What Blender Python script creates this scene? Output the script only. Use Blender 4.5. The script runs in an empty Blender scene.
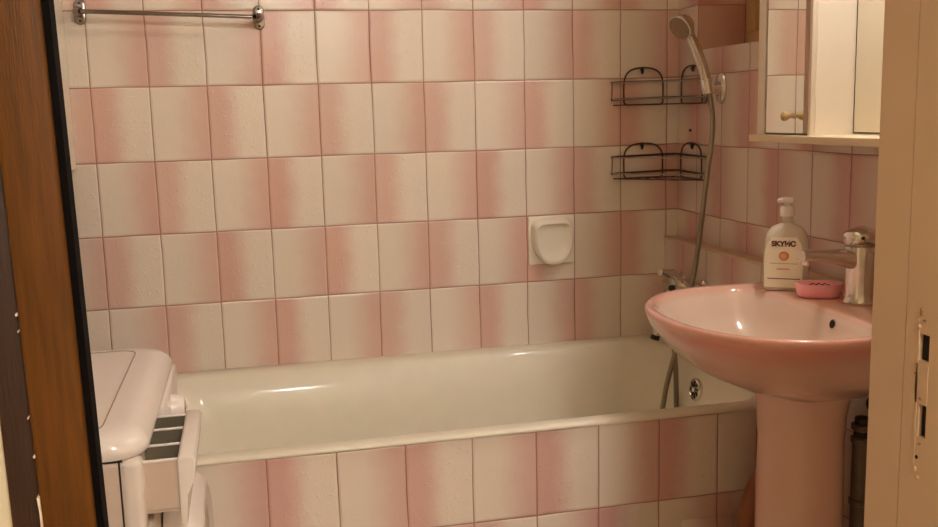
import bpy, bmesh, math, random
from mathutils import Vector, Matrix
random.seed(4)
C = bpy.context.scene.collection
PI = math.pi

# ------------------------------------------------------------------ materials
def srgb(r, g, b):
    def l(c):
        c /= 255.0
        return c/12.92 if c <= .04045 else ((c+.055)/1.055)**2.4
    return (l(r), l(g), l(b), 1)

def mat(name, col, rough=.5, metal=0, noise=0, nscale=20, bump=0, bscale=60, coat=0, trans=0, ior=1.45, stretch=None, spec=None):
    m = bpy.data.materials.new(name); m.use_nodes = True
    nt = m.node_tree; b = nt.nodes['Principled BSDF']
    b.inputs['Base Color'].default_value = col
    b.inputs['Roughness'].default_value = rough
    b.inputs['Metallic'].default_value = metal
    b.inputs['Coat Weight'].default_value = coat
    b.inputs['Coat Roughness'].default_value = .08
    b.inputs['Transmission Weight'].default_value = trans
    b.inputs['IOR'].default_value = ior
    if spec is not None: b.inputs['Specular IOR Level'].default_value = spec
    tc = nt.nodes.new('ShaderNodeTexCoord'); mp = nt.nodes.new('ShaderNodeMapping')
    nt.links.new(tc.outputs['Object'], mp.inputs['Vector'])
    if stretch: mp.inputs['Scale'].default_value = stretch
    n = nt.nodes.new('ShaderNodeTexNoise'); n.inputs['Scale'].default_value = nscale; n.inputs['Detail'].default_value = 5
    nt.links.new(mp.outputs[0], n.inputs['Vector'])
    mx = nt.nodes.new('ShaderNodeMix'); mx.data_type = 'RGBA'; mx.blend_type = 'MULTIPLY'
    cr = nt.nodes.new('ShaderNodeMapRange'); cr.inputs['From Min'].default_value = .3; cr.inputs['From Max'].default_value = .7
    cr.inputs['To Min'].default_value = 1-noise; cr.inputs['To Max'].default_value = 1+noise*.3
    nt.links.new(n.outputs['Fac'], cr.inputs['Value'])
    cmb = nt.nodes.new('ShaderNodeCombineColor')
    for i in range(3): nt.links.new(cr.outputs[0], cmb.inputs[i])
    mx.inputs[0].default_value = 1
    mx.inputs[6].default_value = col
    nt.links.new(cmb.outputs[0], mx.inputs[7])
    nt.links.new(mx.outputs[2], b.inputs['Base Color'])
    if bump:
        n2 = nt.nodes.new('ShaderNodeTexNoise'); n2.inputs['Scale'].default_value = bscale; n2.inputs['Detail'].default_value = 4
        nt.links.new(mp.outputs[0], n2.inputs['Vector'])
        bp = nt.nodes.new('ShaderNodeBump'); bp.inputs['Strength'].default_value = bump; bp.inputs['Distance'].default_value = .002
        nt.links.new(n2.outputs['Fac'], bp.inputs['Height'])
        nt.links.new(bp.outputs[0], b.inputs['Normal'])
    return m

CREAM = srgb(232, 217, 200); PINK = srgb(216, 172, 157); GROUT = srgb(150, 96, 78)

def tile_mat(name, axis, uoff, zoff, parity, cream=CREAM, pink=PINK, wob=.0015):
    """ceramic wall tile 15 x 20 cm: pink bleeding to cream, mirrored in pairs, pairs offset from course to course"""
    m = bpy.data.materials.new(name); m.use_nodes = True
    nt = m.node_tree; L = nt.links; b = nt.nodes['Principled BSDF']
    def N(t): return nt.nodes.new(t)
    def M(op, a, c=None, d=None):
        n = N('ShaderNodeMath'); n.operation = op
        for i, v in enumerate((a, c, d)):
            if v is None: continue
            if isinstance(v, (int, float)): n.inputs[i].default_value = v
            else: L.new(v, n.inputs[i])
        return n.outputs[0]
    tc = N('ShaderNodeTexCoord')
    nz = N('ShaderNodeTexNoise'); nz.inputs['Scale'].default_value = 5; L.new(tc.outputs['Object'], nz.inputs['Vector'])
    sp = N('ShaderNodeSeparateXYZ'); L.new(tc.outputs['Object'], sp.inputs[0])
    w = M('MULTIPLY', M('SUBTRACT', nz.outputs['Fac'], .5), wob*4)
    u = M('DIVIDE', M('ADD', M('SUBTRACT', sp.outputs[axis], uoff), w), .15)
    v = M('DIVIDE', M('ADD', M('SUBTRACT', sp.outputs['Z'], zoff), w), .20)
    iu = M('FLOOR', u); iv = M('FLOOR', v)
    # a small random sideways / upward slip of each tile
    cid = N('ShaderNodeCombineXYZ'); L.new(iu, cid.inputs[0]); L.new(iv, cid.inputs[1])
    wn = N('ShaderNodeTexWhiteNoise'); wn.noise_dimensions = '3D'; L.new(cid.outputs[0], wn.inputs['Vector'])
    cid2 = N('ShaderNodeCombineXYZ'); L.new(iv, cid2.inputs[0]); cid2.inputs[1].default_value = 7.3
    fu = M('SUBTRACT', u, iu); fv = M('SUBTRACT', v, iv)
    # alternate tiles: pink at their left or right edge
    par = M('MODULO', M('ADD', M('ADD', iu, iv), 200+parity), 2)       # 0: pink at left edge, 1: pink at right edge
    par = M('GREATER_THAN', par, .5)
    d = M('ADD', M('MULTIPLY', par, M('SUBTRACT', 1, fu)), M('MULTIPLY', M('SUBTRACT', 1, par), fu))
    soft = N('ShaderNodeTexNoise'); soft.inputs['Scale'].default_value = 16; soft.inputs['Detail'].default_value = 6; soft.inputs['Roughness'].default_value = .7
    L.new(tc.outputs['Object'], soft.inputs['Vector'])
    d2 = M('ADD', d, M('MULTIPLY', M('SUBTRACT', soft.outputs['Fac'], .5), .32))
    def mr(val, a, c, t0=0, t1=1, smooth=True):
        n = N('ShaderNodeMapRange'); n.interpolation_type = 'SMOOTHSTEP' if smooth else 'LINEAR'
        L.new(val, n.inputs['Value'])
        for k, x in (('From Min', a), ('From Max', c), ('To Min', t0), ('To Max', t1)):
            if isinstance(x, (int, float)): n.inputs[k].default_value = x
            else: L.new(x, n.inputs[k])
        return n.outputs[0]
    pl = mr(d2, .20, .66, 1, 0)          # pink-left tiles: held then drops
    pr = mr(d2, -.02, .74, 1, 0)         # pink-right tiles: long gradient
    pk = M('ADD', M('MULTIPLY', par, pr), M('MULTIPLY', M('SUBTRACT', 1, par), pl))
    rnd = mr(wn.outputs['Value'], 0, 1, .72, 1.0, False)
    pk = M('MULTIPLY', pk, rnd)
    mx = N('ShaderNodeMix'); mx.data_type = 'RGBA'; mx.inputs[6].default_value = cream; mx.inputs[7].default_value = pink
    L.new(pk, mx.inputs[0])
    # slight overall tone differences between tiles
    hs = N('ShaderNodeHueSaturation'); L.new(mx.outputs[2], hs.inputs['Color'])
    wn2 = N('ShaderNodeTexWhiteNoise'); L.new(cid.outputs[0], wn2.inputs['Vector']); wn2.noise_dimensions = '3D'
    sc = N('ShaderNodeSeparateColor'); L.new(wn2.outputs['Color'], sc.inputs[0])
    L.new(mr(sc.outputs[1], 0, 1, .95, 1.03, False), hs.inputs['Value'])
    # grout
    eu = M('MULTIPLY', M('MINIMUM', fu, M('SUBTRACT', 1, fu)), .15)
    ev = M('MULTIPLY', M('MINIMUM', fv, M('SUBTRACT', 1, fv)), .20)
    e = M('MINIMUM', eu, ev)
    g = mr(e, .0007, .0022, 1, 0)
    gn = mr(nz.outputs['Fac'], .3, .7, .7, 1.0, False)
    gm = N('ShaderNodeMix'); gm.data_type = 'RGBA'; L.new(M('MULTIPLY', g, gn), gm.inputs[0]); L.new(hs.outputs[0], gm.inputs[6]); gm.inputs[7].default_value = GROUT
    L.new(gm.outputs[2], b.inputs['Base Color'])
    # glaze: shallow dimples, stronger on the tiles laid the other way round
    vo = N('ShaderNodeTexNoise'); vo.inputs['Scale'].default_value = 95; vo.inputs['Detail'].default_value = 2; L.new(tc.outputs['Object'], vo.inputs['Vector'])
    dm = mr(vo.outputs['Fac'], .56, .72, 0, 1)
    amp = M('ADD', M('MULTIPLY', M('SUBTRACT', 1, par), .9), .35)
    lo = N('ShaderNodeTexNoise'); lo.inputs['Scale'].default_value = 14; L.new(tc.outputs['Object'], lo.inputs['Vector'])
    pill = mr(e, 0, .006, 0, 1)
    h = M('ADD', M('MULTIPLY', M('MULTIPLY', dm, amp), .26), M('ADD', M('MULTIPLY', lo.outputs['Fac'], .55), M('MULTIPLY', pill, .8)))
    bp = N('ShaderNodeBump'); bp.inputs['Strength'].default_value = .8; bp.inputs['Distance'].default_value = .0021
    L.new(h, bp.inputs['Height']); L.new(bp.outputs[0], b.inputs['Normal'])
    L.new(mr(g, 0, 1, .27, .8, False), b.inputs['Roughness'])
    return m

M_tback = tile_mat('tile_back', 'X', .0, .18, 1)
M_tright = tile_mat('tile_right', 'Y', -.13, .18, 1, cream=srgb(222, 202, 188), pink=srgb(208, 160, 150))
M_tleft = tile_mat('tile_left', 'Y', 0, .18, 0)
M_tfront = tile_mat('tile_front', 'X', .0, .18, 0)
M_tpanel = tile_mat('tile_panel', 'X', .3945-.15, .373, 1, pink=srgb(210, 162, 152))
M_enamel = mat('bath enamel', srgb(232, 222, 200), .42, noise=.03, coat=.15)
M_pinkcer = mat('pink ceramic', srgb(226, 184, 164), .12, noise=.04, nscale=6, coat=.6)
M_pinkrim = mat('deep pink ceramic', srgb(205, 138, 122), .12, noise=.05, nscale=6, coat=.6)
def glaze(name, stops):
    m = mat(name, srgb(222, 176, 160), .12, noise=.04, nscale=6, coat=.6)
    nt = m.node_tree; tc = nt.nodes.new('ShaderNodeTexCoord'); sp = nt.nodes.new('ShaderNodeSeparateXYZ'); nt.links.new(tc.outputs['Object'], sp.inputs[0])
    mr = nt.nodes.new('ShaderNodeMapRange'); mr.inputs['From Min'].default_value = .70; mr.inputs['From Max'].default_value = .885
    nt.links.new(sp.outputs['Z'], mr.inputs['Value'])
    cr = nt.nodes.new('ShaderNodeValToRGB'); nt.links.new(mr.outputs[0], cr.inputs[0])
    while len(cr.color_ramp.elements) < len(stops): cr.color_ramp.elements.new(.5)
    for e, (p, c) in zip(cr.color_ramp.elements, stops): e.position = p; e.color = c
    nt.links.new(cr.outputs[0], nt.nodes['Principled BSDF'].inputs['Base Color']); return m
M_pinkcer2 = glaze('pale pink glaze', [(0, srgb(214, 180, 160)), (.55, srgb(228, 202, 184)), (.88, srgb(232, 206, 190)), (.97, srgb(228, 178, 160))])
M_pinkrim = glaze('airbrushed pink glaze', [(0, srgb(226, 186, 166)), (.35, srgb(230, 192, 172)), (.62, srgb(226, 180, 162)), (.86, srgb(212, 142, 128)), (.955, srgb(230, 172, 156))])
M_soapcer = mat('ivory ceramic', srgb(240, 230, 212), .2, noise=.03)
M_chrome = mat('chrome', srgb(222, 216, 208), .16, 1, noise=.06, nscale=60)
M_steel = mat('brushed steel', srgb(170, 158, 146), .28, 1, noise=.1)
M_rail = mat('worn chrome', srgb(150, 140, 130), .22, 1, noise=.15, nscale=50)
M_wire = mat('tarnished wire', srgb(84, 60, 48), .4, .5, noise=.25, nscale=80)
M_hose = mat('hose metal', srgb(150, 140, 122), .34, .8, noise=.1)
M_white = mat('white plastic', srgb(234, 222, 212), .25, noise=.02, coat=.2)
M_whitep = mat('white painted steel', srgb(226, 212, 200), .3, noise=.02)
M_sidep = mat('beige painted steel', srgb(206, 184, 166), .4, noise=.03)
M_tray = mat('grey plastic', srgb(112, 102, 84), .4, noise=.15)
M_blk = mat('black hole', srgb(18, 14, 12), .6)
M_dark = mat('dark rubber', srgb(38, 28, 22), .6)
M_lac = mat('white lacquer', srgb(240, 226, 208), .35, noise=.02)
M_laccream = mat('cream lacquer', srgb(226, 205, 172), .4, noise=.04)
M_mirror = mat('mirror', srgb(238, 236, 226), .015, 1)
M_edge = mat('mirror edge', srgb(90, 82, 72), .3, .6)
M_woodknob = mat('pale wood', srgb(196, 164, 112), .4, noise=.15, nscale=40)
M_paint = mat('old cream paint', srgb(216, 186, 150), .42, noise=.10, nscale=3, bump=.35, bscale=18)
M_paintchip = mat('worn paint', srgb(176, 130, 88), .6, noise=.35, nscale=70, bump=.8, bscale=90)
M_varn = mat('brown varnish', srgb(92, 54, 12), .5, spec=.25, noise=.35, nscale=12, stretch=(14, 14, .9), bump=.25, bscale=60)
M_varnd = mat('dark brown varnish', srgb(54, 30, 16), .5, noise=.3, nscale=9, stretch=(8, 8, .6), bump=.3)
M_gapshade = mat('near-black gap shade', srgb(10, 5, 4), .8, noise=.3, spec=.1)
M_chip = mat('bare filler', srgb(226, 206, 178), .7, noise=.15, nscale=80)
M_hallw = mat('hall plaster', srgb(222, 206, 172), .8, noise=.05, nscale=5, bump=.3, bscale=40)
M_ceil = mat('white ceiling', srgb(232, 218, 196), .8, noise=.03)
M_floor = mat('beige floor tile', srgb(204, 182, 160), .35, noise=.2, nscale=8)
M_hfloor = mat('hall parquet', srgb(176, 138, 100), .4, noise=.3, nscale=8, stretch=(6, .6, 1))
M_pvc = mat('grey pvc', srgb(96, 84, 70), .45, noise=.2, nscale=40)
M_rust = mat('brown rubber hose', srgb(150, 92, 58), .5, noise=.2)
M_bottle = mat('translucent bottle', srgb(250, 236, 218), .2, noise=0, trans=.4, ior=1.3)
M_label = mat('white label', srgb(246, 236, 212), .4, noise=.01)
M_ink = mat('brown ink', srgb(96, 52, 50), .6)
M_orange = mat('orange print', srgb(226, 148, 100), .6, noise=.2, nscale=90)
M_pinkpl = mat('pink plastic', srgb(252, 170, 176), .3, noise=.03)
M_glass = mat('porthole glass', srgb(120, 108, 100), .08, trans=.3)
M_winwood = mat('ochre painted wood', srgb(216, 176, 124), .5, noise=.15, nscale=10)

def emis(name, col, s):
    m = bpy.data.materials.new(name); m.use_nodes = True
    b = m.node_tree.nodes['Principled BSDF']
    b.inputs['Base Color'].default_value = col
    b.inputs['Emission Color'].default_value = col
    b.inputs['Emission Strength'].default_value = s
    return m

# ------------------------------------------------------------------ mesh helpers
def obj(name, bm, m, parent=None, smooth=True, bevel=0, seg=3, ang=40):
    me = bpy.data.meshes.new(name)
    bmesh.ops.recalc_face_normals(bm, faces=bm.faces)
    if smooth:
        for f in bm.faces: f.smooth = True
        lim = math.radians(ang)
        for e in bm.edges:
            if len(e.link_faces) == 2 and e.calc_face_angle(0) > lim: e.smooth = False
    bm.to_mesh(me); bm.free()
    o = bpy.data.objects.new(name, me); C.objects.link(o)
    me.materials.append(m)
    if bevel:
        bv = o.modifiers.new('b', 'BEVEL'); bv.width = bevel; bv.segments = seg; bv.limit_method = 'ANGLE'; bv.angle_limit = math.radians(35)
        bv.harden_normals = False
        for p in me.polygons: p.use_smooth = True
        for e in me.edges: e.use_edge_sharp = False
    if parent is not None:
        o.parent = parent
        o.matrix_parent_inverse = Matrix.Translation(-Vector(parent.location)) if parent.type == 'EMPTY' else Matrix.Identity(4)
    return o

def thing(name, label, cat, loc, group=None):
    o = bpy.data.objects.new(name, None); C.objects.link(o); o.location = loc; o.empty_display_size = .05
    o['label'] = label; o['category'] = cat
    if group: o['group'] = group
    return o
def tag(o, label, cat, group=None):
    o['label'] = label; o['category'] = cat
    if group: o['group'] = group
    return o
def struct(o): o['kind'] = 'structure'; return o

def box(bm, x0, x1, y0, y1, z0, z1):
    r = bmesh.ops.create_cube(bm, size=1)
    for v in r['verts']:
        v.co = Vector(((x0+x1)/2+v.co.x*(x1-x0), (y0+y1)/2+v.co.y*(y1-y0), (z0+z1)/2+v.co.z*(z1-z0)))
    return r['verts']
def B(*a):
    bm = bmesh.new()
    if len(a) == 6 and not isinstance(a[0], (tuple, list)): a = (a,)
    for q in a: box(bm, *q)
    return bm

def frame_at(d):
    d = d.normalized(); up = Vector((0, 0, 1)) if abs(d.z) < .95 else Vector((1, 0, 0))
    a = d.cross(up).normalized(); return a, d.cross(a).normalized()

def tube(bm, pts, r, n=10, cap=True):
    pts = [Vector(p) for p in pts]; rr = r if isinstance(r, (list, tuple)) else [r]*len(pts)
    a, b = frame_at(pts[1]-pts[0]); rings = []
    for i, p in enumerate(pts):
        d = (pts[min(i+1, len(pts)-1)]-pts[max(i-1, 0)]).normalized()
        a = (a-d*a.dot(d)).normalized(); b = d.cross(a)
        rings.append([bm.verts.new(p+(a*math.cos(t)+b*math.sin(t))*rr[i]) for t in [2*PI*k/n for k in range(n)]])
    for i in range(len(rings)-1):
        for k in range(n): bm.faces.new((rings[i][k], rings[i][(k+1) % n], rings[i+1][(k+1) % n], rings[i+1][k]))
    if cap: bm.faces.new(rings[0]); bm.faces.new(rings[-1])
def T(pts, r, n=10):
    bm = bmesh.new(); tube(bm, pts, r, n); return bm

def spline(pts, sub=8):
    P = [Vector(p) for p in pts]; out = []
    for i in range(len(P)-1):
        p0 = P[max(i-1, 0)]; p1 = P[i]; p2 = P[i+1]; p3 = P[min(i+2, len(P)-1)]
        for k in range(sub):
            t = k/sub
            out.append(.5*((2*p1)+(p2-p0)*t+(2*p0-5*p1+4*p2-p3)*t*t+(3*p1-p0-3*p2+p3)*t**3))
    out.append(P[-1]); return out

def lathe(bm, prof, origin, axis=(0, 0, 1), n=32, closed=False):
    """prof: list of (radius, height along axis)"""
    axis = Vector(axis).normalized(); a, b = frame_at(axis); o = Vector(origin); rings = []
    for r, h in prof:
        rings.append([bm.verts.new(o+axis*h+(a*math.cos(2*PI*k/n)+b*math.sin(2*PI*k/n))*max(r, 1e-5)) for k in range(n)])
    m = len(rings)
    for i in range(m-1 if not closed else m):
        A = rings[i]; D = rings[(i+1) % m]
        for k in range(n): bm.faces.new((A[k], A[(k+1) % n], D[(k+1) % n], D[k]))
    if not closed:
        bm.faces.new(rings[0]); bm.faces.new(rings[-1])
def LA(prof, origin, axis=(0, 0, 1), n=32, closed=False):
    bm = bmesh.new(); lathe(bm, prof, origin, axis, n, closed); return bm

def loft(bm, rings, cap0=True, cap1=True):
    R = [[bm.verts.new(p) for p in r] for r in rings]; n = len(R[0])
    for i in range(len(R)-1):
        for k in range(n): bm.faces.new((R[i][k], R[i][(k+1) % n], R[i+1][(k+1) % n], R[i+1][k]))
    if cap0: bm.faces.new(R[0])
    if cap1: bm.faces.new(R[-1])
    return R

def rrect(x0, x1, y0, y1, r, z, n=10):
    """rounded rectangle; r = one radius or four (x0y0, x1y0, x1y1, x0y1)"""
    if not isinstance(r, (list, tuple)): r = [r]*4
    out = []
    for (cx, cy, sx, sy, a0, q) in ((x0, y0, 1, 1, PI, r[0]), (x1, y0, -1, 1, 1.5*PI, r[1]), (x1, y1, -1, -1, 0, r[2]), (x0, y1, 1, -1, .5*PI, r[3])):
        for k in range(n+1):
            a = a0+k/n*PI/2
            out.append(Vector((cx+sx*q+q*math.cos(a), cy+sy*q+q*math.sin(a), z)))
    return out

def prism(bm, poly, axis, a, b):
    """poly of 2D points extruded along axis 'x','y','z' between a and b"""
    def P(u, v, w): return {'x': (w, u, v), 'y': (u, w, v), 'z': (u, v, w)}[axis]
    A = [bm.verts.new(P(u, v, a)) for u, v in poly]; D = [bm.verts.new(P(u, v, b)) for u, v in poly]
    n = len(poly)
    for k in range(n): bm.faces.new((A[k], A[(k+1) % n], D[(k+1) % n], D[k]))
    bm.faces.new(A); bm.faces.new(list(reversed(D)))
def PR(poly, axis, a, b):
    bm = bmesh.new(); prism(bm, poly, axis, a, b); return bm

# ------------------------------------------------------------------ room shell
XL, XR, XR2, YF, ZC = -.45, 1.686, 1.645, -1.83, 2.40
struct(obj('floor', B(XL-.1, 2.0, YF-.12, .1, -.1, 0), M_floor, smooth=False))
struct(obj('ceiling', B(XL-.1, 2.0, YF-.12, .1, ZC, ZC+.1), M_ceil, smooth=False))
struct(obj('wall_back', B(XL-.1, 2.0, 0, .1, 0, ZC), M_tback, smooth=False))
struct(obj('wall_left', B(XL-.1, XL, YF, 0, 0, ZC), M_tleft, smooth=False))
# right wall: lower part stands 4 cm proud (pipe boxing), upper part with a window recess
YN, ZN, XN, YN2, ZN2 = -.13, 1.452, 1.838, -.66, 2.25
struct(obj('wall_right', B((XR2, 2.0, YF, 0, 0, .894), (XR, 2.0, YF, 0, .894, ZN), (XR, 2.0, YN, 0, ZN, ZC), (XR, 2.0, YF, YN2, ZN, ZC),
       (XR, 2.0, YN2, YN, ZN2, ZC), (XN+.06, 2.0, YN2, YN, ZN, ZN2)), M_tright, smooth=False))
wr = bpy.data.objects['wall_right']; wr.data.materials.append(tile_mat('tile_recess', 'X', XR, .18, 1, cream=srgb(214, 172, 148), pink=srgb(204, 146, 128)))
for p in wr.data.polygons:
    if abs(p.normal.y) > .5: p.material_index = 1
# narrow mortar capping along the boxing's edge
struct(obj('trim_1', B(XR2-.002, XR, YF, 0, .889, .897), mat('capping strip', srgb(206, 170, 138), .45, noise=.12), smooth=False, bevel=.002))
# recess window with its wooden frame
w = obj('window_1', B((XN, XN+.05, YN2, YN, ZN, ZN+.05), (XN, XN+.05, YN2, YN, ZN2-.05, ZN2), (XN, XN+.05, YN-.05, YN, ZN+.05, ZN2-.05), (XN, XN+.05, YN2, YN2+.05, ZN+.05, ZN2-.05),
        (XN+.03, XN+.045, YN2+.05, YN-.05, ZN+.05, ZN2-.05)), M_winwood, smooth=False, bevel=.003)
struct(w)
h1 = obj('window_latch', T([(XN-.006, YN-.115, 1.53), (XN-.012, YN-.118, 1.55), (XN-.006, YN-.12, 1.575), (XN-.014, YN-.125, 1.60)], .006, 8), M_dark, w)
# front wall with the doorway (between bathroom and hall)
YH = -1.95
DX0, DX1, DZ = .2260, 1.066, 2.04
struct(obj('wall_front', B((XL-.1, DX0-.03, YH, YF, 0, ZC), (DX1+.04, 2.0, YH, YF, 0, ZC), (DX0-.03, DX1+.04, YH, YF, DZ+.04, ZC)), M_hallw, smooth=False))

# hall the photographer stands in
struct(obj('floor_hall', B(-1.3, 2.3, -4.3, YH+.01, -.1, -.0), M_hfloor, smooth=False))
struct(obj('ceiling_hall', B(-1.3, 2.3, -4.3, YH, ZC, ZC+.1), M_ceil, smooth=False))
struct(obj('wall_hall_left', B(-1.4, -1.3, -4.3, YH, 0, ZC), M_hallw, smooth=False))
struct(obj('wall_hall_right', B(2.3, 2.4, -4.3, YH, 0, ZC), M_hallw, smooth=False))
struct(obj('wall_hall_back', B(-1.4, 2.4, -4.4, -4.3, 0, ZC), M_hallw, smooth=False))
struct(obj('wall_hall_front', B((-1.3, XL-.1, YH, YH+.1, 0, ZC), (2.0, 2.3, YH, YH+.1, 0, ZC)), M_hallw, smooth=False))

# door frame, right side: lining with the lock mortises cut right through its face
door = thing('door_1', '', 'door', (.65, YH, 0)); del door['label']; del door['category']; door['kind'] = 'structure'
def cells(bm, x0, x1, ys, zs, holes):
    for i in range(len(ys)-1):
        for j in range(len(zs)-1):
            cy = (ys[i]+ys[i+1])/2; cz = (zs[j]+zs[j+1])/2
            if any(a < cy < b and c < cz < d for a, b, c, d in holes): continue
            box(bm, x0, x1, ys[i], ys[i+1], zs[j], zs[j+1])
H1 = (-1.924, -1.9085, 1.022, 1.0505); H2 = (-1.9235, -1.9125, .940, .975)
HC = -1.8865
bm = bmesh.new()
cells(bm, DX1, DX1+.04, [YH-.012, H1[0], H2[1], H1[1], HC], [0, H2[2], H2[3], H1[2], H1[3], DZ], [H1, (H1[0], H2[1], H2[2], H2[3])])
bmesh.ops.remove_doubles(bm, verts=bm.verts, dist=1e-5)
obj('jamb', bm, M_paint, door, smooth=False)
obj('stop', B(DX1, DX1+.04, HC+.0012, YF+.001, 0, DZ), M_paint, door, smooth=False)
obj('groove', B(DX1+.0018, DX1+.039, HC-.0002, HC+.0014, 0, DZ), mat('old red-brown paint', srgb(186, 128, 96), .5, noise=.2), door, smooth=False)
obj('mortise_shade', B(DX1+.0045, DX1+.010, -1.922, -1.900, .92, 1.06), M_blk, door, smooth=False)  # black backing stands in for the darkness deep inside the mortises
obj('jamb', B(DX0-.03, DX0, YH, YF+.001, 0, DZ), M_paint, door, smooth=False, bevel=.003)
obj('head_jamb', B(DX0-.03, DX1+.04, YH, YF+.001, DZ, DZ+.04), M_paint, door, smooth=False, bevel=.003)
# painted-over lock plate (thin, with flaking edges) round the two mortises
def plate_outline(y0, y1, z0, z1, j=.0008, st=.014):
    pts = []
    for (ya, za, yb, zb) in ((y0, z0, y1, z0), (y1, z0, y1, z1), (y1, z1, y0, z1), (y0, z1, y0, z0)):
        n = max(2, int(math.hypot(yb-ya, zb-za)/st))
        for k in range(n):
            pts.append((ya+(yb-ya)*k/n+random.uniform(-j, j), za+(zb-za)*k/n+random.uniform(-j, j)))
    return pts
obj('lock_plate', PR(plate_outline(-1.9087, -1.9055, .908, 1.064), 'x', DX1-.0004, DX1+.001), M_paint, door, smooth=False)
obj('lock_plate', PR(plate_outline(-1.9240, -1.9055, .976, 1.018), 'x', DX1-.0004, DX1+.001), M_paint, door, smooth=False)
for (y, z, ry, rz) in ((-1.9100, 1.073, .0022, .0045), (-1.9155, 1.0655, .0028, .0018), (-1.9070, 1.013, .0014, .002), (-1.9055, 1.0065, .0022, .0009), (-1.9145, .981, .0022, .002), (-1.9165, .932, .0022, .0016)):
    pts = [(y+ry*random.uniform(.6, 1.2)*math.cos(a), z+rz*random.uniform(.6, 1.2)*math.sin(a)) for a in [k/11*2*PI for k in range(11)]]
    obj('paint_chip', PR(pts, 'x', DX1-.0009, DX1+.0005), M_paintchip, door, smooth=False)
for (y, z) in ((-1.9090, 1.0575), (-1.9120, .903), (-1.9165, .895)):
    obj('paint_blob', LA([(.0001, 0), (.0022, .0004), (.0026, .0006), (.0018, .0014), (.0001, .0017)], (DX1, y, z), (-1, 0, 0), 12), M_paint, door)
obj('screw_hole', LA([(.0020, 0), (.0020, .0012)], (DX1+.0003, -1.9130, .9165), (-1, 0, 0), 12), M_blk, door)

# left side, hall face: varnished casing with a dark outer strip and a near-black inner strip standing in for the shadow gap
casing = thing('casing', '', '', (.2, YH, 0)); del casing['label']; del casing['category']; casing['kind'] = 'structure'; casing.name = 'trim_2'
obj('casing_board', B(.2072, .2480, -1.972, YH, 0, 2.1), M_varn, casing, smooth=False, bevel=.004)
obj('casing_shade_strip', B(.2480, .2535, -1.966, -1.944, 0, 2.1), M_gapshade, casing, smooth=False)
obj('casing_outer_strip', B(.1835, .2072, -1.963, YH, 0, 2.1), M_varnd, casing, smooth=False, bevel=.002)
obj('casing_head', B(.1815, 1.14, -1.968, YH, 2.1, 2.16), M_varn, casing, smooth=False, bevel=.004)
pts_l = []; pts_r = []
zz = .72
while zz < 1.0:
    wv = .0022*min(1, (1.0-zz)*9)+random.uniform(-.0007, .0009)
    pts_r.append((.2084+random.uniform(-.0004, .0004), zz)); pts_l.append((.2074-wv, zz)); zz += .012
obj('bare_strip', PR(pts_r+pts_l[::-1], 'y', -1.9735, -1.960), M_chip, casing, smooth=False)
for (x, z, r) in ((.2072, 1.145, .0009), (.2072, 1.132, .0006), (.207, 1.062, .0006), (.208, 1.03, .0008)):
    pts = [(x+r*random.uniform(.6, 1.3)*math.cos(a), z+1.5*r*random.uniform(.6, 1.3)*math.sin(a)) for a in [k/8*2*PI for k in range(8)]]
    obj('bare_chip', PR(pts, 'y', -1.9735, -1.960), M_chip, casing, smooth=False)
casing.rotation_euler = (0, -.0155, 0); casing.location.x += .0186
# scratched latch marks on the near-black strip
for z in (1.193, 1.186, 1.180):
    obj('scratch', B(.2500, .2540, -1.9668, -1.9655, z, z+.0006), M_tray, casing, smooth=False)

# ------------------------------------------------------------------ bath
bath = thing('bathtub', 'white enamel bathtub built in behind a pink and cream tiled front', 'bathtub', (.85, -.38, 0))
x0, x1, y0, y1 = .045, XR2-.001, -.7565, -.001
rings = []
for (i, z, r) in ((.018, .5735, .02), (.003, .5738, .03), (.0, .5755, .035), (.0, .580, .035), (.004, .5845, .035), (.012, .587, .04), (.036, .5865, .06), (.048, .583, .085), (.056, .576, .09), (.062, .560, .095)):
    rings.append(rrect(x0+max(i, 0), x1-max(i, 0)*(.9 if i > .03 else 0.3), y0+max(i, 0), y1-max(i, 0)*(1 if i > .03 else .1), r, z))
for (ix, iy, z, r, ixr) in ((.09, .08, .53, .10, .075), (.13, .09, .44, .11, .088), (.18, .105, .32, .12, .105), (.24, .125, .23, .13, .13), (.32, .16, .19, .13, .17), (.42, .24, .178, .10, .26)):
    rings.append(rrect(x0+ix, x1-ixr, y0+iy, y1-iy, r, z))
bm = bmesh.new(); loft(bm, rings, cap0=False)
obj('tub_shell', bm, M_enamel, bath, ang=60)
# overflow grille on the right end wall
oc = Vector((1.562, -.392, .520)); oa = Vector((-1, 0, .12)).normalized()
ovf = obj('overflow', LA([(.031, -.006), (.032, 0), (.031, .004), (.027, .006), (.026, .003), (.0001, .003)], oc, oa, 32), M_chrome, bath)
a_, b_ = frame_at(oa)
obj('overflow_hub', LA([(.007, .0), (.007, .006), (.004, .008), (.0001, .008)], oc+oa*.002, oa, 16), M_chrome, ovf)
for k in range(8):
    t = 2*PI*k/8+.2; c = oc+oa*.0036+(a_*math.cos(t)+b_*math.sin(t))*.0165
    u = (a_*math.cos(t)+b_*math.sin(t)); v_ = oa.cross(u)
    bm = bmesh.new()
    lo = [bm.verts.new(c+u*p*.0075+v_*q*.0042+oa*.0) for p, q in ((-1, -.45), (1, -1), (1, 1), (-1, .45))]
    hi = [bm.verts.new(c+u*p*.0075+v_*q*.0042+oa*.0008) for p, q in ((-1, -.45), (1, -1), (1, 1), (-1, .45))]
    for q in range(4): bm.faces.new((lo[q], lo[(q+1) % 4], hi[(q+1) % 4], hi[q]))
    bm.faces.new(hi); bm.faces.new(lo)
    obj('overflow_slot', bm, M_blk, ovf, smooth=False)

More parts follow.
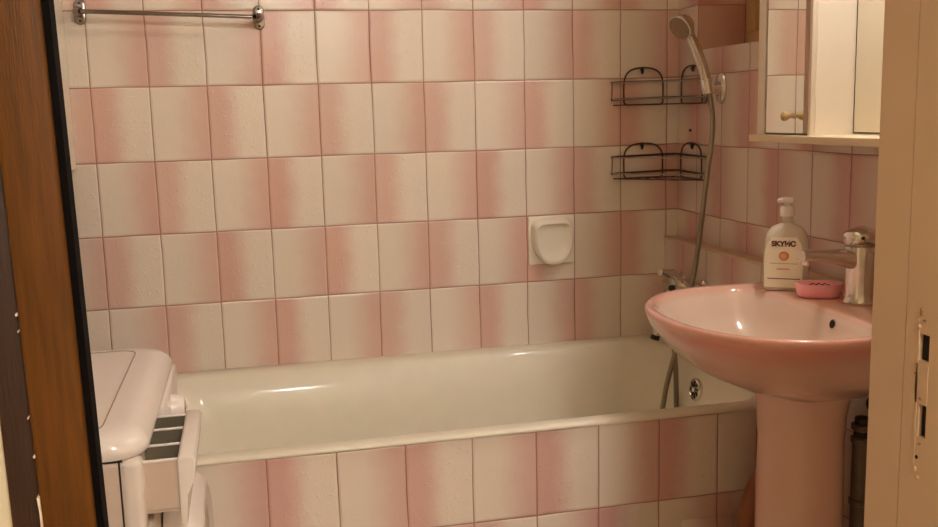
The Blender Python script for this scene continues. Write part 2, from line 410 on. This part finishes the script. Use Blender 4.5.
# tiled apron in front of the bath
pn = obj('tiled_panel', B(.05, 1.545, -.7486, -.735, 0, .5725), M_tpanel, bath, smooth=False)
obj('panel_return', B(1.545, 1.640, -.742, -.735, 0, .5725), mat('rough mortar', srgb(150, 104, 76), .8, noise=.3, bump=.6), bath, smooth=False)
obj('panel_joint', B(.05, 1.64, -.747, -.742, .5725, .5733), M_dark, bath, smooth=False)
obj('access_hatch', B(1.352, 1.490, -.7506, -.7490, .12, .317), M_tpanel, bath, smooth=False, bevel=.0006, seg=1)

# ------------------------------------------------------------------ basin on its pedestal
BX, BY, ZR = 1.42, -1.032, .882
def plan(al, ar, b, z, n=2.2, cx=BX, cy=BY, N=72, xmax=1.644, flat=False):
    out = []
    for k in range(N):
        t = 2*PI*k/N; c, s = math.cos(t), math.sin(t)
        if c < 0:
            e = 2/n; x = cx-al*abs(c)**e; y = cy+b*math.copysign(abs(s)**e, s)
        else:
            e = 2/7.0 if not flat else 2/3.2
            x = cx+ar*abs(c)**e; y = cy+b*math.copysign(abs(s)**(e if c > .0 else 1), s)
        out.append(Vector((min(x, xmax), y, z)))
    return out
basin = thing('wash_basin', 'oval pink ceramic washbasin projecting from the right wall on a pedestal', 'basin', (BX, BY, .7))
out_r = [(.08, .10, .095, .708, 1.48), (.10, .11, .105, .716, 1.475), (.130, .14, .135, .730, 1.46), (.170, .18, .172, .755, 1.445), (.200, .20, .206, .785, 1.43), (.226, .215, .240, .818, 1.425), (.244, .222, .268, .846, 1.42), (.251, .224, .282, .866, 1.42)]
rings = [plan(a, r, b, z, cx=cx, n=2.2) for a, r, b, z, cx in out_r]
for (d, z) in ((.0005, .872), (.001, .8775), (.004, .8812), (.009, .8825), (.016, .8815)):
    rings.append(plan(.2525-d, .224, .284-d, z))
# down into the bowl (its back edge leaves a deck for tap and bottle)
for (al, ar, b, z) in ((.232, .108, .260, .8795), (.225, .102, .253, .873), (.216, .097, .243, .855), (.205, .090, .228, .825), (.175, .078, .195, .790), (.125, .058, .14, .765), (.06, .035, .06, .755)):
    rings.append(plan(al, ar, b, z, flat=True))
bm = bmesh.new(); loft(bm, rings)
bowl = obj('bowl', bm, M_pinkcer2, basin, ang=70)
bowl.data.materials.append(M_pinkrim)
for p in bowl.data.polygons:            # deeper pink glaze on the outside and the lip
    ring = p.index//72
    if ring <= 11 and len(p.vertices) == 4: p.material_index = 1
obj('overflow_hole', LA([(.0095, 0), (.0105, .001), (.0105, .0028), (.009, .003)], (1.5175, -1.085, .853), (-1, 0, .25), 20), M_chrome, basin)
obj('overflow_opening', LA([(.0088, 0), (.0088, .0034)], (1.5175, -1.085, .853), (-1, 0, .25), 20), M_blk, basin)
obj('drain', LA([(.022, 0), (.022, .003), (.016, .004), (.0001, .002)], (1.41, -1.03, .754), (0, 0, 1), 24), M_chrome, basin)

ped = bmesh.new(); rings = []
for (z, rx, ry) in ((0, .115, .13), (.02, .112, .127), (.06, .103, .115), (.2, .100, .108), (.4, .101, .105), (.52, .101, .103), (.60, .099, .101), (.655, .103, .105), (.685, .108, .112), (.7075, .114, .120)):
    rings.append([Vector((1.492+.88*rx*math.cos(t), BY+.012+.86*ry*math.sin(t), z)) for t in [2*PI*k/48 for k in range(48)]])
loft(ped, rings)
tag(obj('basin_pedestal', ped, M_pinkcer, ang=60), 'tapering pink ceramic column holding up the washbasin', 'pedestal')

# tap
tap = thing('basin_tap', 'short chrome mixer tap on the deck of the pink washbasin', 'tap', (1.607, -1.035, ZR))
obj('tap_body', LA([(.033, 0), (.034, .004), (.031, .009), (.029, .02), (.0285, .05), (.0295, .085), (.031, .105), (.030, .118), (.0001, .120)], (1.607, -1.035, ZR), (0, 0, 1), 36), M_chrome, tap)
sp = [(1.612, .974), (1.578, .975), (1.54, .981), (1.50, .987), (1.472, .988)]
rings = []
for (x, z), (w_, h_) in zip(sp, ((.022, .021), (.021, .020), (.018, .015), (.016, .012), (.015, .011))):
    rings.append([Vector((x, -1.035+w_*math.copysign(abs(math.cos(t))**.6, math.cos(t)), z+h_*math.copysign(abs(math.sin(t))**.6, math.sin(t)))) for t in [2*PI*k/24 for k in range(24)]])
bm = bmesh.new(); loft(bm, rings); obj('spout', bm, M_chrome, tap, ang=50)
obj('aerator', LA([(.0105, 0), (.0105, .013), (.009, .016), (.0001, .016)], (1.484, -1.035, .984), (-.15, 0, -1), 20), M_chrome, tap)
lev = bmesh.new(); rings = []
for (x, z, w_, h_) in ((1.640, 1.012, .013, .010), (1.634, 1.016, .026, .018), (1.615, 1.020, .029, .021), (1.592, 1.019, .027, .018), (1.580, 1.017, .022, .014), (1.577, 1.016, .016, .010)):
    rings.append([Vector((x, -1.035+w_*math.copysign(abs(math.cos(t))**.7, math.cos(t)), z+h_*math.copysign(abs(math.sin(t))**.8, math.sin(t)))) for t in [2*PI*k/24 for k in range(24)]])
loft(lev, rings); lv = obj('lever', lev, M_chrome, tap, ang=50)
obj('lever_mark', LA([(.0036, 0), (.0036, .002)], (1.594, -1.0615, 1.020), (-.4, -1, .1), 12), M_dark, lv)
obj('lever_collar', LA([(.0285, 0), (.0295, .003), (.0285, .006)], (1.607, -1.035, ZR+.118), (0, 0, 1), 32), M_steel, tap)

# ------------------------------------------------------------------ soap bottle: turned to face the doorway
def local(o, loc, rz):
    o.matrix_world = Matrix.Translation(Vector(loc)) @ Matrix.Rotation(rz, 4, 'Z')
bt = thing('soap_bottle', 'pump bottle of hand soap with white label standing behind the tap', 'bottle', (0, 0, 0))
def brow(w_, d_, z, r): return rrect(-w_, w_, -d_, d_, min(r, d_*.98), z, 7)
bm = bmesh.new()
loft(bm, [brow(.042, .021, 0, .015), brow(.0445, .0235, .004, .017), brow(.0455, .0245, .03, .018), brow(.0450, .024, .09, .018), brow(.043, .0235, .115, .018), brow(.038, .022, .130, .018), brow(.029, .018, .141, .016), brow(.017, .014, .1475, .013), brow(.013, .013, .151, .0127)])
obj('bottle_body', bm, M_bottle, bt, ang=60)
lab = [(-.040, .008), (.034, .008), (.035, .012), (.0355, .085), (.030, .108), (.022, .120), (-.027, .120), (-.035, .108), (-.0405, .085), (-.041, .012)]
obj('label', PR(lab, 'y', -.0254, -.0238), M_label, bt, smooth=False)
obj('label_line', PR([(-.034, .0265), (.031, .0265), (.031, .0285), (-.034, .0285)], 'y', -.0258, -.0250), M_ink, bt, smooth=False)
obj('label_line', PR([(-.030, .061), (.026, .061), (.026, .0621), (-.030, .0621)], 'y', -.0257, -.0250), mat('grey ink', srgb(176, 140, 110), .6), bt, smooth=False)
obj('label_line', PR([(-.016, .047), (.010, .047), (.010, .051), (-.016, .051)], 'y', -.0257, -.0250), mat('pale orange ink', srgb(232, 180, 150), .6), bt, smooth=False)
obj('label_fruit', LA([(.0105, 0), (.0105, .0006)], (-.002, -.0252, .0785), (0, -1, 0), 28), M_orange, bt)
obj('label_fruit_core', LA([(.006, 0), (.006, .0004)], (-.0035, -.0258, .078), (0, -1, 0), 20), mat('light orange print', srgb(236, 176, 134), .6), bt)
cu = bpy.data.curves.new('brand_text', 'FONT'); cu.body = 'SKY\u0418\u0421'; cu.size = .0155; cu.extrude = .0003; cu.offset = .0009; cu.align_x = 'CENTER'; cu.space_character = .95
to = bpy.data.objects.new('tmp_text', cu); C.objects.link(to)
bpy.context.view_layer.update()
me = bpy.data.meshes.new_from_object(to.evaluated_get(bpy.context.evaluated_depsgraph_get()))
bpy.data.objects.remove(to)
me.transform(Matrix.Translation((-.003, -.0256, .1005)) @ Matrix.Rotation(PI/2, 4, 'X')); me.materials.clear(); me.materials.append(M_ink)
tx = bpy.data.objects.new('label_lettering', me); C.objects.link(tx); tx.parent = bt
obj('bottle_neck', T([(0, 0, .149), (0, 0, .168)], .011, 20), M_bottle, bt)
obj('pump_collar', LA([(.0145, .165), (.015, .167), (.015, .184), (.0125, .187), (.0001, .187)], (0, 0, 0), (0, 0, 1), 28), M_white, bt)
pump = obj('pump_head', T([(0, 0, .186), (0, 0, .194)], .007, 14), M_white, bt)
bm = bmesh.new()
loft(bm, [[Vector((x, math.cos(t)*w_, z+math.sin(t)*h_)) for t in [2*PI*k/18 for k in range(18)]] for (x, z, w_, h_) in ((.012, .199, .006, .0055), (.010, .1995, .0095, .0075), (-.004, .200, .0105, .0078), (-.012, .200, .008, .006), (-.018, .1985, .006, .005), (-.020, .1975, .005, .004))])
obj('pump_nozzle', bm, M_white, bt, ang=60)
obj('dip_tube', T([(0, 0, .150), (.003, 0, .02)], .0022, 8), M_white, bt)
bt.scale = (1.07, 1.05, 1.0); bt.location = (1.553, -.846, ZR-.0005); bt.rotation_euler = (0, 0, -math.radians(36))

# pink soap dish with drain holes
pd = thing('soap_tray', 'oval pink plastic soap tray on the basin deck beside the tap', 'soap dish', (0, 0, 0))
def ell(a, b, z): return [Vector((a*math.copysign(abs(math.cos(t))**.85, math.cos(t)), b*math.copysign(abs(math.sin(t))**.85, math.sin(t)), z)) for t in [2*PI*k/48 for k in range(48)]]
bm = bmesh.new(); loft(bm, [ell(.040, .026, 0), ell(.045, .031, .004), ell(.0485, .0345, .021), ell(.049, .035, .0285), ell(.048, .034, .0305), ell(.045, .031, .030), ell(.042, .028, .0275), ell(.02, .014, .0265)])
obj('dish', bm, M_pinkpl, pd, ang=60)
for k, (x, y) in enumerate(((-.012, .006), (0, .007), (.012, .006), (-.018, -.006), (-.006, -.006), (.006, -.006), (.018, -.006))):
    obj('drain_hole', LA([(.0032, 0), (.0032, .0012)], (x, y, .0268), (0, 0, 1), 12), mat('dark pink', srgb(130, 40, 44), .6) if k == 0 else bpy.data.materials['dark pink'], pd)
pd.location = (1.571, -.949, ZR-.0005); pd.rotation_euler = (0, 0, -math.radians(28))

# ------------------------------------------------------------------ mirror cabinet
cab = thing('mirror_cabinet', 'white bathroom mirror cabinet with a narrow mirrored door above the washbasin', 'cabinet', (1.63, -1.0, 1.207))
CY0, CY1, CXF, ZT = -.898, -.678, 1.570, 2.22
obj('side_cabinet', B(CXF+.012, XR, CY0, CY1, 1.223, ZT), M_lac, cab, smooth=False)
obj('face_frame', B((CXF, CXF+.012, CY1-.032, CY1, 1.223, ZT), (CXF, CXF+.012, CY0, CY0+.010, 1.223, ZT)), M_lac, cab, smooth=False, bevel=.001)
md = obj('mirror_door', B(CXF+.001, CXF+.010, CY0+.0105, CY1-.042, 1.2255, ZT), M_lac, cab, smooth=False)
obj('door_gap', B(CXF+.004, CXF+.012, CY1-.042, CY1-.032, 1.223, ZT), M_dark, cab, smooth=False)
obj('door_mirror', B(CXF-.0015, CXF+.001, CY0+.024, CY1-.043, 1.228, ZT), M_mirror, md, smooth=False)
obj('door_stile', B(CXF-.001, CXF+.001, CY0+.0105, CY0+.0238, 1.2255, ZT), mat('rose-grey edging', srgb(186, 152, 136), .4), md, smooth=False)
obj('mirror_bottom_edge', B(CXF-.002, CXF+.001, CY0+.0105, CY1-.042, 1.2235, 1.228), M_edge, md, smooth=False)
obj('knob', LA([(.0065, 0), (.005, .004), (.0045, .010), (.008, .015), (.0105, .021), (.0095, .027), (.0055, .030), (.0001, .0305)], (CXF-.0015, -.838, 1.2655), (-1, 0, 0), 24), M_woodknob, md)
obj('shelf', B(1.550, XR, -1.47, -.676, 1.207, 1.2232), M_laccream, cab, smooth=False, bevel=.0015)
obj('back_board', B(1.677, XR, -1.47, CY0, 1.2232, ZT), M_lac, cab, smooth=False)
obj('main_mirror', B(1.6735, 1.677, -1.46, CY0-.0045, 1.2285, ZT), M_mirror, cab, smooth=False)
obj('main_mirror_edge', B((1.6745, 1.677, -1.46, CY0-.0005, 1.2255, 1.2285), (1.6738, 1.677, CY0-.0045, CY0-.0008, 1.2255, ZT)), M_edge, cab, smooth=False)

# lamp over the mirror
LAMP = Vector((1.615, -1.10, 2.09))
lp = thing('mirror_lamp', 'warm tubular lamp fixed over the mirror above the washbasin', 'lamp', (1.675, LAMP.y, LAMP.z))
obj('lamp_base', B(1.662, 1.6735, LAMP.y-.10, LAMP.y+.10, LAMP.z-.025, LAMP.z+.025), M_white, lp, smooth=False, bevel=.006)
for s in (-1, 1):
    obj('lamp_arm', T([(1.665, LAMP.y+s*.08, LAMP.z), (LAMP.x, LAMP.y+s*.08, LAMP.z)], .006, 8), M_chrome, lp)
obj('lamp_tube', T([(LAMP.x, LAMP.y-.09, LAMP.z), (LAMP.x, LAMP.y+.09, LAMP.z)], .024, 20), emis('warm glass', (1, .97, .93, 1), 170), lp)

# ------------------------------------------------------------------ white cupboard on the left wall above the washer
wc = thing('wall_cupboard', 'white wall cupboard seen edge-on at upper left beside the towel rail', 'cupboard', (-.25, -.3, 1.168))
obj('carcass', B(XL, -.068, -.60, -.002, 1.168, 1.95), M_lac, wc, smooth=False, bevel=.001)
obj('cupboard_door', B(-.066, -.052, -.60, -.002, 1.168, 1.95), mat('bright lacquer', srgb(252, 244, 228), .4), wc, smooth=False, bevel=.001)

# ------------------------------------------------------------------ towel rail
tr = thing('towel_rail', 'chrome towel rail with two bracket plates high on the back wall', 'towel rail', (.22, 0, 1.57))
for (x, z) in ((-.010, 1.576), (.449, 1.5605)):
    pts = []
    for k in range(9): a = PI*k/8; pts.append((x+.0145*math.cos(a), z+.018+.0145*math.sin(a)))
    for k in range(9): a = PI+PI*k/8; pts.append((x+.0145*math.cos(a), z-.018+.0145*math.sin(a)))
    br = obj('bracket', PR(pts, 'y', -.006, 0), M_rail, tr, smooth=False, bevel=.002)
    sx = 1 if x < .2 else -1
    obj('bracket_arm', T(spline([(x, -.004, z), (x, -.04, z-.002), (x+sx*.004, -.070, z-.005), (x+sx*.014, -.080, z-.006)], 6), [.0125]*6+[.0115]*6+[.010]*7, 16), M_rail, br)
    for dz in (-.023, .023): obj('screw', LA([(.0032, 0), (.003, .0015), (.0001, .002)], (x, -.006, z+dz), (0, -1, 0), 12), M_dark, br)
obj('rail_bar', T([(.004, -.080, 1.570), (.430, -.080, 1.5555)], .0054, 16), M_rail, tr)

# ------------------------------------------------------------------ ceramic soap dish let into the back wall
sd = thing('ceramic_soap_dish', 'white ceramic wall soap dish set among the back wall tiles', 'soap dish', (1.275, 0, .9))
obj('dish_plate', B(1.203, 1.347, -.009, .001, .832, .978), M_soapcer, sd, smooth=False, bevel=.004)
def shield(w_, zt, zb, y, cz=.91):
    out = []
    for k in range(40):
        t = 2*PI*k/40; c, s = math.cos(t), math.sin(t)
        ww = w_*(1.0 if s > 0 else 1.0-.16*abs(s))
        e = .45 if s > 0 else .75
        out.append(Vector((1.275+ww*math.copysign(abs(c)**e, c), y, cz+(zt-cz if s > 0 else cz-zb)*math.copysign(abs(s)**e, s))))
    return out
bm = bmesh.new()
loft(bm, [shield(.066, .973, .842, -.008), shield(.065, .971, .839, -.016), shield(.062, .967, .835, -.030), shield(.058, .962, .835, -.040), shield(.054, .958, .841, -.043), shield(.051, .956, .850, -.041), shield(.046, .952, .862, -.035), shield(.03, .94, .88, -.032)], cap0=False)
obj('dish_cup', bm, M_soapcer, sd, ang=50)

# ------------------------------------------------------------------ corner wire shelves
def corner_rack(zt, zl, zb, harch, label):
    t = thing('corner_rack', label, 'wire shelf', (XR-.02, -.02, zb), 'wire corner racks')
    q = .0026; xw, yw = XR-.006, -.006; A = .219
    def rail(z, r=.0031):
        pts = [(XR-A, yw-.002, z-.001)]+[(XR-A+.02, yw, z)]+[(xw-.03, yw, z+.003), (xw-.008, yw-.004, z+.003), (xw, yw-.014, z+.003)]+[(xw, -A+.03, z), (xw-.001, -A+.01, z-.001)]
        return T(pts, r, 8)
    obj('upper_rail', rail(zt), M_wire, t); obj('lower_rail', rail(zl), M_wire, t)
    for z in (zt-.002, zl):
        c = [(XR-A+.002, yw-.004, z)]+[(XR-A+.02+(A-.035)*s, -.02-(A-.03)*s-.012*math.sin(PI*s), z) for s in (0, .2, .4, .6, .8, 1)]+[(xw-.002, -A+.008, z)]
        obj('front_rail', T(spline(c, 4), .0018, 8), M_steel, t)
    # arched backs that carry the rack on the wall
    def arch(P, w0, w1, ztop, zbot):
        pts = [P(w0, zbot+.006), P(w0, zt-.002), P(w0+(w1-w0)*.08, zt+.6*(ztop-zt))]
        pts += [P(w0+(w1-w0)*s, zt+(ztop-zt)*(.70+.30*math.sin(PI*s))) for s in (.25, .5, .75)]
        pts += [P(w1-(w1-w0)*.08, zt+.6*(ztop-zt)), P(w1, zt-.002), P(w1, zbot+.006)]
        bm = T(spline(pts, 5), q, 8); tube(bm, [P(w0, zbot+.006), P(w0+(w1-w0)*.06, zbot), P(w1-(w1-w0)*.06, zbot), P(w1, zbot+.006)], q, 8)
        return obj('arch', bm, M_wire, t)
    a1 = arch(lambda u, z: (u, yw-.004, z), 1.507, 1.632, zt+harch, zb)
    a2 = arch(lambda u, z: (xw-.004, u, z), -.046, -.182, zt+harch, zb)
    obj('hook', T([(1.567, -.003, zt+harch+.001), (1.567, -.008, zt+harch-.010), (1.567, -.006, zt+harch-.018)], [.0055, .005, .003], 10), M_dark, a1)
    obj('hook', T([(xw+.003, -.114, zt+harch+.001), (xw-.002, -.114, zt+harch-.010), (xw, -.114, zt+harch-.018)], [.0055, .005, .003], 10), M_dark, a2)
    bm = bmesh.new()
    for k in range(1, 7):
        s = k/7*A*.93
        tube(bm, [(XR-A+.01+s, -.008, zb), (XR-A+.01+s, -.012-(s), zb)], .0013, 6)
    tube(bm, [(XR-A+.006, -.010, zb), (XR-.012, -.010, zb)], .0018, 6); tube(bm, [(XR-.012, -.010, zb), (XR-.012, -A+.01, zb)], .0018, 6)
    tube(bm, [(XR-A+.006, -.010, zb), (XR-.012, -A+.01, zb)], .0018, 6)
    obj('base_grid', bm, M_wire, t)
    obj('end_wire', T([(XR-A+.003, -.009, zt-.001), (XR-A+.001, -.010, zl)], .0014, 6), M_wire, t)
    obj('end_wire', T([(xw-.002, -A+.008, zl), (XR-.012, -A+.01, zb)], .0018, 6), M_wire, t)
    return t
corner_rack(1.368, 1.318, 1.301, .042, 'upper of the two wire corner racks beside the hand shower')
corner_rack(1.147, 1.097, 1.081, .038, 'lower of the two wire corner racks beside the shower hose')
tag(obj('wall_plug', LA([(.004, 0), (.0045, .003), (.003, .006)], (XR, -.092, 1.222), (-1, 0, 0), 12), M_dark), 'small dark screw plug in the tiles between the two corner racks', 'screw')

# ------------------------------------------------------------------ shower
sb = thing('shower_bracket', 'oval chrome bracket on the right wall holding the hand shower', 'bracket', (XR, -.285, 1.348))
bm = bmesh.new()
loft(bm, [[Vector((XR-h, -.285+a*math.cos(t), 1.340+b*math.sin(t))) for t in [2*PI*k/32 for k in range(32)]] for (a, b, h) in ((.025, .043, 0), (.025, .043, .006), (.021, .037, .012), (.012, .022, .014))])
obj('wall_plate', bm, M_chrome, sb, ang=50)
obj('socket_arm', T([(XR-.010, -.285, 1.336), (1.650, -.285, 1.340)], [.016, .013], 18), M_chrome, sb)
obj('socket', LA([(.0155, -.020), (.018, -.018), (.018, .020), (.0165, .022), (.0155, .020)], (1.640, -.285, 1.345), (-.22, 0, 1), 28), M_chrome, sb)
hs = thing('hand_shower', 'chrome hand shower hooked on the right wall with a long metal hose', 'shower', (1.640, -.285, 1.345))
path = spline([(1.645, -.285, 1.325), (1.641, -.285, 1.345), (1.626, -.285, 1.395), (1.604, -.285, 1.448), (1.583, -.285, 1.487), (1.570, -.285, 1.500)], 6)
n_ = len(path)
obj('handle', T(path, [.0110+.0035*math.sin(PI*i/(n_-1)) for i in range(n_)], 18), M_chrome, hs)
ax = Vector((-.80, -.30, -.52)).normalized()
hd = obj('shower_head', LA([(.0001, -.024), (.014, -.022), (.027, -.012), (.035, 0), (.0375, .010), (.0365, .016), (.034, .018)], Vector((1.566, -.287, 1.510)), ax, 36), M_chrome, hs)
obj('spray_face', LA([(.0338, .0165), (.0325, .0195), (.012, .0205), (.0001, .0205)], Vector((1.566, -.287, 1.510)), ax, 36), mat('spray plate', srgb(150, 128, 100), .35, .4, noise=.3, nscale=200), hd)
hose = spline([(1.646, -.285, 1.327), (1.656, -.288, 1.25), (1.648, -.292, 1.17), (1.634, -.296, 1.085), (1.620, -.300, .978), (1.607, -.300, .88), (1.596, -.300, .815), (1.571, -.302, .70), (1.545, -.302, .612), (1.520, -.300, .52), (1.507, -.302, .455), (1.49, -.31, .36), (1.49, -.325, .28), (1.515, -.335, .225), (1.54, -.330, .28), (1.545, -.31, .36), (1.547, -.302, .456), (1.546, -.300, .540), (1.545, -.290, .612), (1.556, -.25, .68), (1.585, -.215, .722), (1.590, -.205, .745)], 7)
obj('hose', T(hose, .0072, 10), M_hose, hs)
bx = thing('bath_mixer', 'chrome bath mixer on the right wall half hidden behind the washbasin', 'mixer', (XR2, -.2, .775))
obj('mixer_body', LA([(.012, -.085), (.022, -.082), (.024, -.06), (.024, .06), (.022, .082), (.012, .085)], (1.605, -.20, .772), (0, 1, 0), 28), M_chrome, bx)
obj('mixer_lever', T([(1.59, -.20, .795), (1.575, -.205, .812), (1.535, -.215, .822)], [.022, .016, .010], 16), M_chrome, bx)
for s in (-1, 1):
    obj('wall_union', LA([(.032, 0), (.031, .008), (.018, .012), (.018, .055)], (XR2, -.20+s*.075, .772), (-1, 0, 0), 24), M_chrome, bx)
obj('mixer_button', T([(1.566, -.235, .778), (1.556, -.24, .778)], .009, 12), M_dark, bx)
obj('mixer_spout', T(spline([(1.585, -.18, .760), (1.560, -.178, .70), (1.548, -.176, .655), (1.538, -.175, .622)], 5), .012, 16), M_chrome, bx)
obj('spout_tip', LA([(.0135, 0), (.0135, .014), (.011, .015)], (1.540, -.175, .628), (-.3, 0, -1), 20), M_dark, bx)

# ------------------------------------------------------------------ pipes behind the pedestal
wp = thing('waste_pipe', 'grey plastic waste pipe behind the pedestal against the right wall', 'pipe', (1.62, -1.075, 0))
obj('pipe', T([(1.606, -1.066, .0), (1.606, -1.066, .60)], .019, 24), M_pvc, wp)
for z in (.455, .59, .618): obj('pipe_collar', LA([(.019, 0), (.0222, .002), (.0222, .012), (.019, .014)], (1.606, -1.066, z), (0, 0, 1), 24), M_pvc, wp)
obj('pipe_cap', T([(1.606, -1.066, .60), (1.606, -1.066, .645)], [.017, .015], 20), M_dark, wp)
av = thing('angle_valve', 'small dark angle valve under the washbasin beside the waste pipe', 'valve', (1.61, -1.13, .66))
obj('valve_body', T([(XR2, -1.12, .69), (1.600, -1.12, .69)], .011, 14), M_dark, av)
obj('valve_knob', LA([(.014, 0), (.016, .004), (.016, .016), (.012, .020)], (1.602, -1.12, .69), (-1, 0, 0), 16), M_dark, av)
tag(obj('drain_hose', T(spline([(1.488, -.84, 0), (1.474, -.84, .16), (1.470, -.845, .30), (1.478, -.85, .38), (1.503, -.85, .44), (1.54, -.85, .465), (1.60, -.85, .47), (1.644, -.85, .47)], 6), .024, 18), M_rust),
    'brown drain hose curving behind the pedestal by the end of the bath panel', 'hose')

# ------------------------------------------------------------------ washing machine (its front faces the basin)
wm = thing('washing_machine', 'white front-loading washing machine with its detergent drawer pulled open', 'washing machine', (-.07, -1.11, 0))
WX0, WX1, WY0, WY1 = -.37, .212, -1.368, -.800
obj('cabinet_body', B(WX0, WX1, WY0, WY1, .03, .815), M_sidep, wm, smooth=False, bevel=.014, seg=4)
obj('front_corner', B(WX1-.026, WX1+.006, WY0-.003, WY0+.034, .03, .812), M_whitep, wm, smooth=False, bevel=.012, seg=5)
# rounded lid
bm = bmesh.new(); rings = []
for (d, z) in ((.002, .8135), (.0, .818), (.0, .826), (.004, .838), (.012, .8465), (.024, .8515), (.036, .853)):
    rings.append(rrect(WX0, WX1+.014-d*1.35, WY0-.004+d, WY1+.004-d, .05, z, 8))
loft(bm, rings); lid = obj('top_lid', bm, M_white, wm, ang=50)
obj('lid_seam', T(rrect(WX0+.03, .163, WY0+.02, WY1-.045, .03, .8532, 8)+[rrect(WX0+.03, .163, WY0+.02, WY1-.045, .03, .8532, 8)[0]], .0011, 6), mat('seam grey', srgb(150, 132, 112), .6), lid)
obj('side_seam', B((WX0, WX1-.02, WY0-.0012, WY0+.001, .8105, .8135), (.186, .1885, WY0-.0012, WY0+.001, .05, .811)), M_dark, wm, smooth=False)
# front and control panel
obj('front_panel', B(WX1-.002, WX1+.008, WY0+.035, WY1-.004, .09, .690), M_whitep, wm, smooth=False, bevel=.003)
cp = obj('control_panel', B(WX1-.002, WX1+.018, WY0+.262, WY1-.006, .697, .812), M_white, wm, smooth=False, bevel=.005)
obj('programme_knob', LA([(.026, 0), (.025, .010), (.022, .020), (.018, .024), (.0001, .025)], (WX1+.017, -.965, .766), (1, 0, 0), 32), M_white, cp)
obj('knob_cap', LA([(.012, .02), (.012, .026), (.0001, .029)], (WX1+.017, -.965, .766), (1, 0, 0), 24), M_chrome, cp)
for k in range(3): obj('button', LA([(.009, 0), (.009, .005), (.007, .007), (.0001, .007)], (WX1+.017, -1.06+.026*k-.01, .76), (1, 0, 0), 16), M_white, cp)
obj('plinth', B(WX0+.02, WX1, WY0+.03, WY1-.01, .0, .085), M_tray, wm, smooth=False)
# detergent drawer, pulled out a hand's breadth
dr = obj('detergent_drawer', B((.06, .266, -1.350, -1.346, .725, .800), (.06, .266, -1.350, -1.126, .722, .726), (.06, .064, -1.346, -1.126, .726, .80)), M_sidep, wm, smooth=False)
obj('far_side', B(.064, .266, -1.130, -1.126, .726, .800), M_tray, dr, smooth=False)
for y in (-1.272, -1.194): obj('divider', B(.064, .264, y, y+.003, .7262, .797), M_tray, dr, smooth=False)
obj('drawer_rim', B((.06, .268, -1.3515, -1.3455, .799, .8025), (.06, .268, -1.131, -1.125, .799, .8025), (.06, .268, -1.273, -1.268, .7965, .800), (.06, .268, -1.195, -1.190, .7965, .800)), M_white, dr, smooth=False, bevel=.001)
obj('drawer_floor', B((.066, .262, -1.344, -1.274, .727, .731), (.066, .262, -1.267, -1.196, .727, .745), (.066, .262, -1.189, -1.133, .727, .752)), M_tray, dr, smooth=False)
obj('compartment_flap', PR([(.20, .735), (.245, .735), (.250, .775), (.245, .778)], 'y', -1.266, -1.197), M_tray, dr, smooth=False)
bm = bmesh.new()
prism(bm, [(.265, .702), (.274, .700), (.277, .745), (.288, .768), (.2915, .798), (.288, .805), (.269, .806), (.265, .802)], 'y', -1.356, -1.118)
obj('drawer_front', bm, M_white, dr, smooth=False, bevel=.004)
# porthole door
pc = (WX1+.012, -1.095, .475)
ph = obj('porthole_door', LA([(.205, 0), (.206, .020), (.200, .044), (.186, .060), (.172, .064), (.158, .058), (.150, .040), (.148, .0)], pc, (1, 0, 0), 64, closed=True), M_whitep, wm)
obj('porthole_ring', LA([(.150, .02), (.150, .054), (.144, .058), (.138, .050), (.136, .02)], pc, (1, 0, 0), 64, closed=True), M_chrome, ph)
obj('porthole_glass', LA([(.138, .0), (.138, .024), (.120, .040), (.08, .052), (.04, .057), (.0001, .058)], pc, (1, 0, 0), 48), M_glass, ph)
for (x, y) in ((WX0+.05, WY0+.05), (WX0+.05, WY1-.05)): pass

# ------------------------------------------------------------------ lights
def area(name, loc, rot, sx, sy, e, col):
    d = bpy.data.lights.new(name, 'AREA'); d.shape = 'RECTANGLE'; d.size = sx; d.size_y = sy; d.energy = e; d.color = col
    o = bpy.data.objects.new(name, d); C.objects.link(o); o.location = loc; o.rotation_euler = rot; return o
hl = thing('hall_fill_lamp', 'unseen opal ceiling lamp added as fill light in the hall outside the bathroom', 'lamp', (.82, -3.95, ZC))  # unseen lamp behind the camera, added as fill through the doorway
obj('fill_lamp_plate', LA([(.15, 0), (.15, .02), (.14, .025)], (.82, -3.95, ZC), (0, 0, -1), 32), M_white, hl)
obj('fill_lamp_dome', LA([(.14, .022), (.135, .05), (.11, .08), (.06, .098), (.0001, .102)], (.82, -3.95, ZC), (0, 0, -1), 32), emis('fill lamp glass', (1, .985, .98, 1), 215), hl)

wld = bpy.data.worlds.new('W'); bpy.context.scene.world = wld; wld.use_nodes = True
wld.node_tree.nodes['Background'].inputs[0].default_value = (.02, .015, .01, 1)

# ------------------------------------------------------------------ camera
cam = bpy.data.cameras.new('Camera'); co = bpy.data.objects.new('Camera', cam); C.objects.link(co)
cam.sensor_width = 36; cam.lens = 965.778/938*36; cam.clip_start = .02
Rr = [[0.9736254350195012, 0.2203152849273397, 0.05928479999521161], [-0.22676098841203787, 0.9631012557786514, 0.14496697986776275], [-0.02515882384935242, -0.15458701868193794, 0.9876587908977206]]
m = Matrix([[Rr[i][0], Rr[i][2], -Rr[i][1]] for i in range(3)]).to_4x4()
m.translation = Vector((0.386804382145284, -2.76625222582513, 1.2911479195469615))
co.matrix_world = m
sc = bpy.context.scene; sc.camera = co
sc.view_settings.view_transform = 'Standard'; sc.view_settings.look = 'None'; sc.view_settings.gamma = 1
sc.view_settings.use_curve_mapping = False; sc.view_settings.exposure = .2
